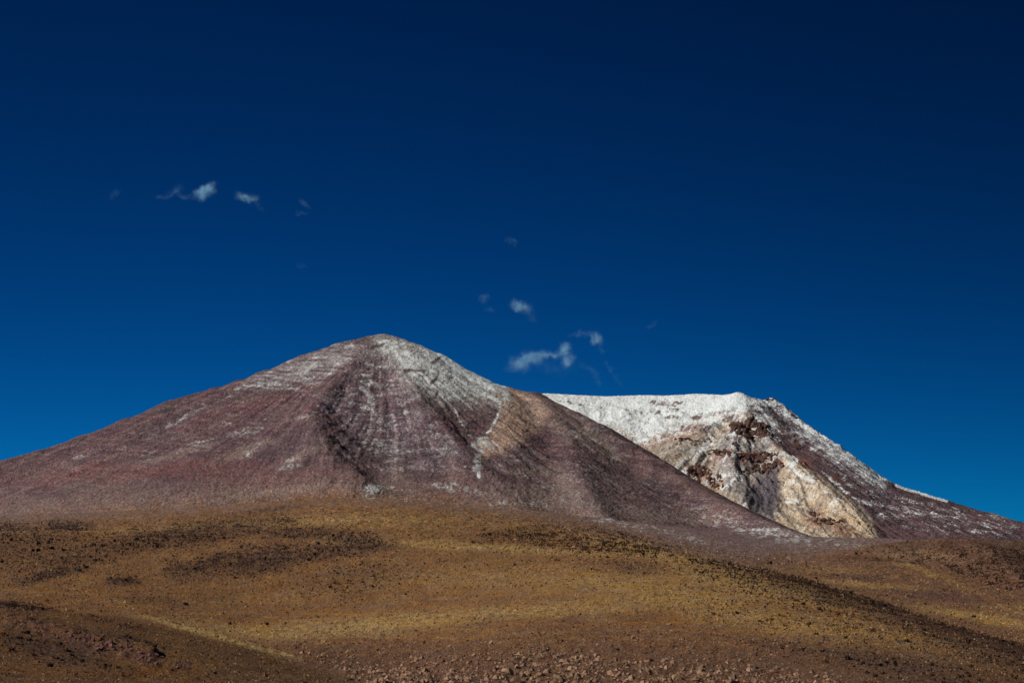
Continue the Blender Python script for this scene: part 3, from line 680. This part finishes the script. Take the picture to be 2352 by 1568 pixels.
def describe(objs, form, lo, hi):
    """size word and place word for each of a set; the two largest get a label of their own"""
    order = sorted(objs, key=lambda q: -q[2])
    for i, (o, X, r) in enumerate(order):
        w = WHERE[int(np.clip((X-lo)/(hi-lo)*5, 0, 4))]
        size = 'largest' if i == 0 else 'second largest' if i == 1 else 'large' if i < len(order)*.25 else 'middling' if i < len(order)*.6 else 'small'
        o['label'] = form % (size, w)
bands = [
 ('%s buff boulder of the jumbled bottom centre rock band, %s',) + bands[0][1:],
 ('%s tan boulder of the low ledge along the bottom edge, %s',) + bands[1][1:],
 ('%s tan boulder of the field right of the pale path, %s',) + bands[2][1:],
 ('%s dark reddish boulder of the left hillside outcrop, %s',) + bands[3][1:]]
for lab, grp, pts, wid, cnt, rad, dark in bands:
    P = np.array(pts, float); seg = rng.uniform(0, len(P)-1, cnt); i = seg.astype(int); t = (seg-i)[:, None]
    q = P[i]*(1-t)+P[i+1]*t + rng.normal(0, wid*.5, (cnt, 2))*np.array([1.5, 1.0]); made = []
    for (bx, by) in q:
        gx_, gd_, gz_ = gp(bx, min(by, 1572)); s = min(rad*math.exp(rng.normal(-.1, .45)), rad*1.9)
        o = place('boulder', bmeshes[2*rng.integers(0, 6)+dark], (gx_, gd_, gz_+s*.2), (s*rng.uniform(.8, 1.2), s, s*rng.uniform(.8, 1.25)), rng.uniform(0, 6.28), lab, 'boulder', grp)
        made.append((o, bx, s))
    describe(made, lab, P[0, 0], P[-1, 0])

# --- shrubs
shrub_mat = simple_mat('shrub_leaves', (0, 0, 0), 0.3, 1.0, attr=True)
sshapes = [shrub_shape(500+i, 4) for i in range(6)]
def crestY(X): return np.interp(X, [1100, 1300, 1450, 1500, 1620, 1750, 1850, 1950, 2050, 2150, 2250, 2352, 2600], [1215, 1228, 1250, 1262, 1282, 1308, 1330, 1360, 1390, 1425, 1455, 1482, 1550])
def shrub_prob(X, Y, d):
    n = fbm(X/26, Y/7, 3, 401); c = crestY(X)
    p1 = poly(X, Y, [(1080, 1232), (1230, 1206), (1400, 1213), (1560, 1262), (1480, 1276), (1300, 1262)], 8)*sst(-.5, .25, n)
    band = sst(1500, 1750, X)*sst(-6, 2, Y-c)*sst(95, 25, Y-c)*sst(-.7, .1, n)
    wide = .85*sst(1400, 1900, X)*sst(-4, 4, Y-c)*sst(1500, 1440, Y-.15*(X-1900))*sst(-.25, .4, n)
    dm = darkmask(X, Y)*1.1*sst(-.6, .2, n)
    low = .45*sst(1900, 2300, X)*sst(1470, 1530, Y)*sst(-.1, .4, n)
    sparse = .03*sst(1195, 1240, Y)
    return np.clip(np.maximum.reduce([p1, band, wide, dm, low])+sparse, 0, 1)*.85
x, d, z, X, Y = scatter(150000, -60, 2420, 400, 3300, shrub_prob)
n = len(x); r = 0.46*np.exp(rng.normal(0, .33, n))*np.clip(d/800, .8, 2.4)
sc_ = C(58, 42, 34)[None]*rng.uniform(.6, 1.3, (n, 1))
big = np.argsort(-(r/d))[:240]
rest = np.setdiff1d(np.arange(n), big)
so_ = merged('shrubs', sshapes, np.stack([x, d, z-.05], -1)[rest], np.stack([r, r, r*1.05], -1)[rest], rng.uniform(0, 6.28, len(rest)), shrub_mat, sc_[rest])
tag(so_, 'small dark shrubs dotted over the golden slopes in their hundreds', 'shrubs', None, 'stuff')
lv = N('dark_shrub'); P_ = lv.n('ShaderNodeNewGeometry').outputs['Position']
lv.l(lv.mix(1.0, (*C(60, 44, 32), 1), lv.mr(lv.noise(P_, 1.0), .3, .7, .6, 1.4), 'MULTIPLY'), lv.b.inputs['Base Color'])
smesh = []
for i in range(6):
    v, f = shrub_shape(800+i, 16); me = bpy.data.meshes.new('shrub'); me.from_pydata(v.tolist(), [], f.tolist()); me.materials.append(lv.m); smesh.append(me)
sets = {}
for i in big:
    c = crestY(X[i])
    if X[i] > 1500 and Y[i] < c+60: key = ('%s dark round shrub under the right hand spur crest, %s', 'shrubs along the spur crest', 1500, 2352)
    elif X[i] > 1500: key = ('%s dark shrub on the golden lower right slope, %s', 'shrubs on the lower right slope', 1500, 2352)
    elif X[i] < 950: key = ('%s dark shrub on the brown left hillside, %s', 'shrubs on the left hillside', 0, 950)
    else: key = ('%s dark shrub on the golden middle slope, %s', 'shrubs on the middle slope', 950, 1500)
    o = place('shrub', smesh[i % 6], (x[i], d[i], z[i]-.05), (r[i]*1.1,)*3, rng.uniform(0, 6.28), key[0], 'shrub', key[1])
    sets.setdefault(key, []).append((o, X[i], r[i]/d[i]))
for key, objs in sets.items(): describe(objs, key[0], key[2], key[3])
# shrubs on the hill at right
def hp(X, Y, d): return .95*sst(1940, 2120, X)*sst(-.35, .35, fbm(X/30, Y/9, 3, 431))*sst(1250, 1262, Y)+.1
x, d, z, X, Y = scatter(13000, 1960, 2420, 2150, 3520, hp, hill_h)
zg = ground_z(x, d); k = z > zg; x, d, z = x[k], d[k], z[k]; n = len(x)
r = 1.9*np.exp(rng.normal(0, .3, n))
so2 = merged('shrubs', sshapes, np.stack([x, d, z-.1], -1), np.stack([r, r, r], -1), rng.uniform(0, 6.28, n), shrub_mat, C(60, 42, 34)[None]*rng.uniform(.7, 1.3, (n, 1)))
tag(so2, 'dense dots of dark shrubs covering the low hill at right', 'shrubs', None, 'stuff')

# --- grass tussocks
def tuft(seed):
    """low ragged dome of grass with a drooping rim"""
    r = np.random.default_rng(seed); a = np.arange(5)*2*np.pi/5 + r.uniform(-.3, .3, 5); q = r.uniform(.6, 1.15, 5)
    return np.vstack([np.stack([q*np.cos(a), q*np.sin(a), np.zeros(5)], -1), [[r.uniform(-.3, .3), r.uniform(-.3, .3), r.uniform(.8, 1.3)]]]), np.array([(i, (i+1) % 5, 5) for i in range(5)])
tsh = [tuft(600+i) for i in range(8)]
def tp(X, Y, d):
    return np.clip(.75-.7*darkmask(X, Y)-.4*np.clip(bouldermask(X, Y), 0, 1), 0, 1)*sst(-.7, .3, fbm(X/40, Y/9, 3, 451))
x, d, z, X, Y = scatter(105000, -60, 2420, 345, 1400, tp)
xs_, ds_, zs_, Xs_, Ys_ = scatter(30000, -60, 2420, 1500, 4800, lambda X, Y, d: (.6*(Y < gboundary(X)+4)*(Y > 1130))*sst(-.6, .3, fbm(X/30, Y/7, 3, 461)))
rs_ = .5*np.exp(rng.normal(0, .4, len(xs_)))*np.clip(ds_/2200, .8, 2); cs_, _ = paint_main(Xs_, Ys_, xs_, ds_)
cs_ = cs_*rng.uniform(.35, 1.8, (len(xs_), 1))
go = merged('rubble', shapes, np.stack([xs_, ds_, zs_+rs_*.1], -1), np.stack([rs_, rs_, rs_*.9], -1), rng.uniform(0, 6.28, len(xs_)), rock_mat, cs_)
tag(go, 'grey stones strewn over the gravel apron at the mountain foot', 'rubble', None, 'stuff')
x2, d2, z2, X2, Y2 = scatter(36000, -60, 2420, 1400, 3400, lambda X, Y, d: tp(X, Y, d)*(Y > gboundary(X)-14))
x, d, z, X, Y = [np.concatenate(q) for q in ((x, x2), (d, d2), (z, z2), (X, X2), (Y, Y2))]
n = len(x); r = 0.24*np.exp(rng.normal(0, .35, n))*np.clip(d/600, .8, 4)
tc, _ = paint_main(X, Y, x, d)
tc = tc*np.where(rng.random((n, 1)) < .3, rng.uniform(.22, .5, (n, 1)), rng.uniform(.8, 1.5, (n, 1)))
bf = rng.random((n, 1)) < .22; tc = np.where(bf, .5*tc+.5*C(150, 132, 108)[None], tc)
to = merged('grass', tsh, np.stack([x, d, z-.03], -1), np.stack([r, r, r], -1), rng.uniform(0, 6.28, n), shrub_mat, tc)
tag(to, 'dry golden bunch grass tussocks covering the slopes', 'grass', None, 'stuff')

# ---------------------------------------------------------------- crags on the far mountain
bx, bd, bh, bX, bY = gB
def bpt(X, Y):
    c = np.argmin(np.abs(bX[0]-X)); col = bY[:, c]; vis = np.minimum.accumulate(col)
    ok = (col <= vis+1e-6) & (col <= Y); i = np.argmax(ok); return bx[i, c], bd[i, c], bh[i, c]
crag_mat = simple_mat('crag_rock', C(86, 64, 56), 0.5, 0.08)
def crag(X, Y, w, hgt, nb, seed, label):
    """a broken cluster of upright rock teeth, w and hgt in frame units"""
    r = np.random.default_rng(seed); bm_v, bm_f = [], []; base = 0
    cx, cy, cz = bpt(X, Y); k = cy/F
    for i in range(nb*2):
        dx = r.normal(0, .33)*w*k; px, pd, pz = bpt(X+dx/k, Y+r.normal(0, .22)*hgt)
        if abs(pd-cy) > 400: continue
        s = r.uniform(.07, .17)*w*k; hh = r.uniform(.3, .75)*hgt*k*.6
        v = rock_shape(I1, seed*31+i, .9)*np.array([s, s*.9, hh]); v[:, 0] += px-cx; v[:, 1] += pd-cy; v[:, 2] += pz-cz+hh*.1
        bm_v.append(v); bm_f.append(F1+base); base += len(v)
    o = mesh_np('crag', np.concatenate(bm_v), np.concatenate(bm_f), crag_mat, None, False)
    o.location = (cx, cy, cz); o.parent = mtB; o['label'] = label
for i, a in enumerate([(1715, 985, 58, 40, 26, 'large dark crag high under the snowy shoulder'), (1745, 1000, 40, 20, 14, 'dark ledge right of the highest crag'),
          (1735, 1052, 60, 22, 26, 'long broken cliff band in the middle of the face'), (1770, 1072, 44, 30, 18, 'jagged dark cliff above the grey scree'), (1725, 1080, 30, 26, 10, 'small cliff left of the jagged one'),
          (1608, 1086, 44, 34, 16, 'red brown crag at the left foot of the face'), (1640, 1112, 32, 28, 10, 'rounded red crag beside the snow streak'), (1775, 1045, 24, 14, 7, 'small crag at the top of the grey scree'),
          (1690, 1020, 14, 18, 5, None), (1825, 1020, 14, 34, 7, 'upright rock fin on the dividing ridge'), (1868, 1185, 26, 24, 7, 'rusty crag low on the cream face'), (1900, 1198, 46, 12, 12, 'low rusty rock band on the cream face'),
          (1560, 1020, 16, 14, 5, None), (1580, 1012, 40, 10, 7, None), (1655, 1040, 50, 16, 12, 'brown ledges on the tan slope'), (1795, 1110, 16, 16, 4, 'isolated block beside the grey scree fan'), (1885, 1100, 18, 8, 4, None), (1768, 918, 26, 10, 8, 'rocky knob on the skyline')]):
    crag(*a[:5], 40+i, a[5] or 'small dark crag on the tan slope')

# ---------------------------------------------------------------- clouds
def cloud(blobs, label, d=11500, dens=0.95, seed=0, group=None):
    """blobs: (X, Y, rx, ry, deg, strength) in frame units; real volume with depth"""
    blobs = [(b[0], b[1], b[2]*1.35, b[3]*1.35, b[4], b[5]*(2.6 if b[5] > .55 else .6)) for b in blobs]; rr = np.mean([math.sqrt(b[2]*b[3]) for b in blobs]); k = d/F; cx = np.mean([b[0] for b in blobs]); cy = np.mean([b[1] for b in blobs])
    bm = bmesh.new()
    for (X, Y, rx, ry, a, s) in blobs:
        ret = bmesh.ops.create_icosphere(bm, subdivisions=3, radius=1.0)
        ca, sa = math.cos(math.radians(a)), math.sin(math.radians(a)); dep = (rx+ry)*.5
        for v in ret['verts']:
            u, w_, q = v.co.x*(rx*1.3+rr*.4), v.co.y*(dep*1.3+rr*.4), v.co.z*(ry*1.3+rr*.4)
            v.co = ((X-cx+u*ca+q*sa)*k, w_*k, (-(Y-cy)-(u*sa) + q*ca)*k)
    me = bpy.data.meshes.new('cloud'); bm.to_mesh(me); bm.free()
    o = bpy.data.objects.new('cloud', me); S.collection.objects.link(o)
    o.location = ((cx-1176)*k, d, (YH-cy)*k)
    if len(blobs) > 1:
        rm = o.modifiers.new('skin', 'REMESH'); rm.mode = 'VOXEL'; rm.voxel_size = 3.2*k*0.8
        dg = bpy.context.evaluated_depsgraph_get(); dg.update()
        me2 = bpy.data.meshes.new_from_object(o.evaluated_get(dg)); o.modifiers.clear(); o.data = me2; me2.name = 'cloud'
    m = bpy.data.materials.new('cloud_vapour'); m.use_nodes = True; t = m.node_tree; t.nodes.clear()
    h_ = N.__new__(N); h_.m = m; h_.t = t
    out = h_.n('ShaderNodeOutputMaterial'); vs = h_.n('ShaderNodeVolumePrincipled')
    vs.inputs['Color'].default_value = (0.40, 0.74, 1, 1); vs.inputs['Anisotropy'].default_value = 0.0
    P = h_.n('ShaderNodeTexCoord').outputs['Object']
    off = h_.n('ShaderNodeVectorMath', operation='ADD'); h_.l(P, off.inputs[0]); off.inputs[1].default_value = (seed*913.0, seed*377.0, 0)
    nz = h_.n('ShaderNodeTexNoise'); h_.l(off.outputs[0], nz.inputs['Vector']); nz.inputs['Scale'].default_value = 1/(1.3*rr*k); nz.inputs['Detail'].default_value = 5; nz.inputs['Roughness'].default_value = .6
    sub = h_.n('ShaderNodeVectorMath', operation='SUBTRACT'); h_.l(nz.outputs['Color'], sub.inputs[0]); sub.inputs[1].default_value = (.5, .5, .5)
    scl = h_.n('ShaderNodeVectorMath', operation='SCALE'); h_.l(sub.outputs[0], scl.inputs[0]); scl.inputs['Scale'].default_value = 1.9*rr*k
    wp = h_.n('ShaderNodeVectorMath', operation='ADD'); h_.l(P, wp.inputs[0]); h_.l(scl.outputs[0], wp.inputs[1])
    tot = None
    for (X, Y, rx, ry, a, s) in blobs:
        dep = (rx+ry)*.5
        mp = h_.n('ShaderNodeMapping'); mp.vector_type = 'TEXTURE'; h_.l(wp.outputs[0], mp.inputs[0])
        mp.inputs['Location'].default_value = ((X-cx)*k, 0, -(Y-cy)*k); mp.inputs['Rotation'].default_value = (0, math.radians(a), 0)
        mp.inputs['Scale'].default_value = (rx*k, dep*k, ry*k)
        ln = h_.n('ShaderNodeVectorMath', operation='LENGTH'); h_.l(mp.outputs[0], ln.inputs[0])
        g_ = h_.mr(ln.outputs['Value'], 0.0, 1.3, 1.0, 0.0, True)
        g_ = h_.math('MULTIPLY', h_.math('POWER', g_, 2.8), s/(dep*k))
        tot = g_ if tot is None else h_.math('ADD', tot, g_)
    er = h_.mr(h_.noise(off.outputs[0], 1/(.5*rr*k), 4, .65), .38, .64, .05, 1.9)
    h_.l(h_.math('MULTIPLY', h_.math('MULTIPLY', tot, er), dens), vs.inputs['Density'])
    h_.l(vs.outputs[0], out.inputs['Volume'])
    o.data.materials.clear(); o.data.materials.append(m)
    return tag(o, label, 'cloud', group)
cg = 'small wisps of cloud in the blue sky'
cloud([(470, 440, 26, 13, -35, 1.6), (440, 452, 22, 9, -10, .25)], 'brightest small white cloud puff high on the left', seed=1, group=cg)
cloud([(400, 440, 26, 9, -35, .35), (420, 452, 18, 8, 20, .25), (372, 452, 22, 7, 0, .18)], 'faint torn wisp just left of the brightest cloud puff', seed=2, group=cg)
cloud([(568, 454, 24, 9, 5, .8), (590, 470, 24, 7, 40, .18)], 'small bright cloud right of the brightest puff', seed=3, group=cg)
cloud([(700, 468, 22, 8, 35, .28), (694, 492, 20, 7, 10, .15)], 'thin faint wisp at the right end of the upper left cloud row', seed=4, group=cg)
cloud([(262, 448, 22, 7, -40, .2)], 'very faint wisp at the left end of the upper left cloud row', seed=5, group=cg)
cloud([(1176, 554, 18, 9, 35, .28)], 'tiny faint wisp high above the saddle', seed=6, group=cg)
cloud([(1112, 684, 15, 11, -20, .5), (1124, 712, 18, 7, 0, .12)], 'tiny rounded cloud above the right slope of the near peak', seed=7, group=cg)
cloud([(1196, 704, 26, 12, 20, .75), (1218, 724, 20, 9, 50, .3)], 'small hooked cloud right of the tiny rounded one', seed=8, group=cg)
cloud([(1335, 768, 30, 9, 0, .4), (1368, 778, 20, 12, 45, .6), (1382, 800, 16, 8, 70, .2)], 'arched wisp curving above the snowy ridge cloud', seed=9, group=cg)
cloud([(1190, 838, 30, 16, -10, .8), (1225, 820, 34, 15, -15, .9), (1262, 816, 28, 9, 0, .6), (1298, 808, 14, 20, 0, .9), (1306, 832, 14, 16, 20, .6), (1270, 845, 70, 18, 8, .12)], 'largest lilac white cloud hanging above the snowy ridge', seed=10, group=cg)
cloud([(1350, 845, 30, 12, 40, .16), (1372, 872, 26, 12, 60, .15), (1398, 842, 20, 7, 45, .2), (1420, 870, 26, 8, 60, .1)], 'thin veil trailing down right of the largest cloud', seed=11, group=cg)
cloud([(1495, 746, 22, 8, -35, .12)], 'very faint wisp alone in the sky over the snowy plateau', seed=12, group=cg)
cloud([(692, 612, 18, 5, 0, .12)], 'very faint streak alone in the sky left of the near peak', seed=13, group=cg)
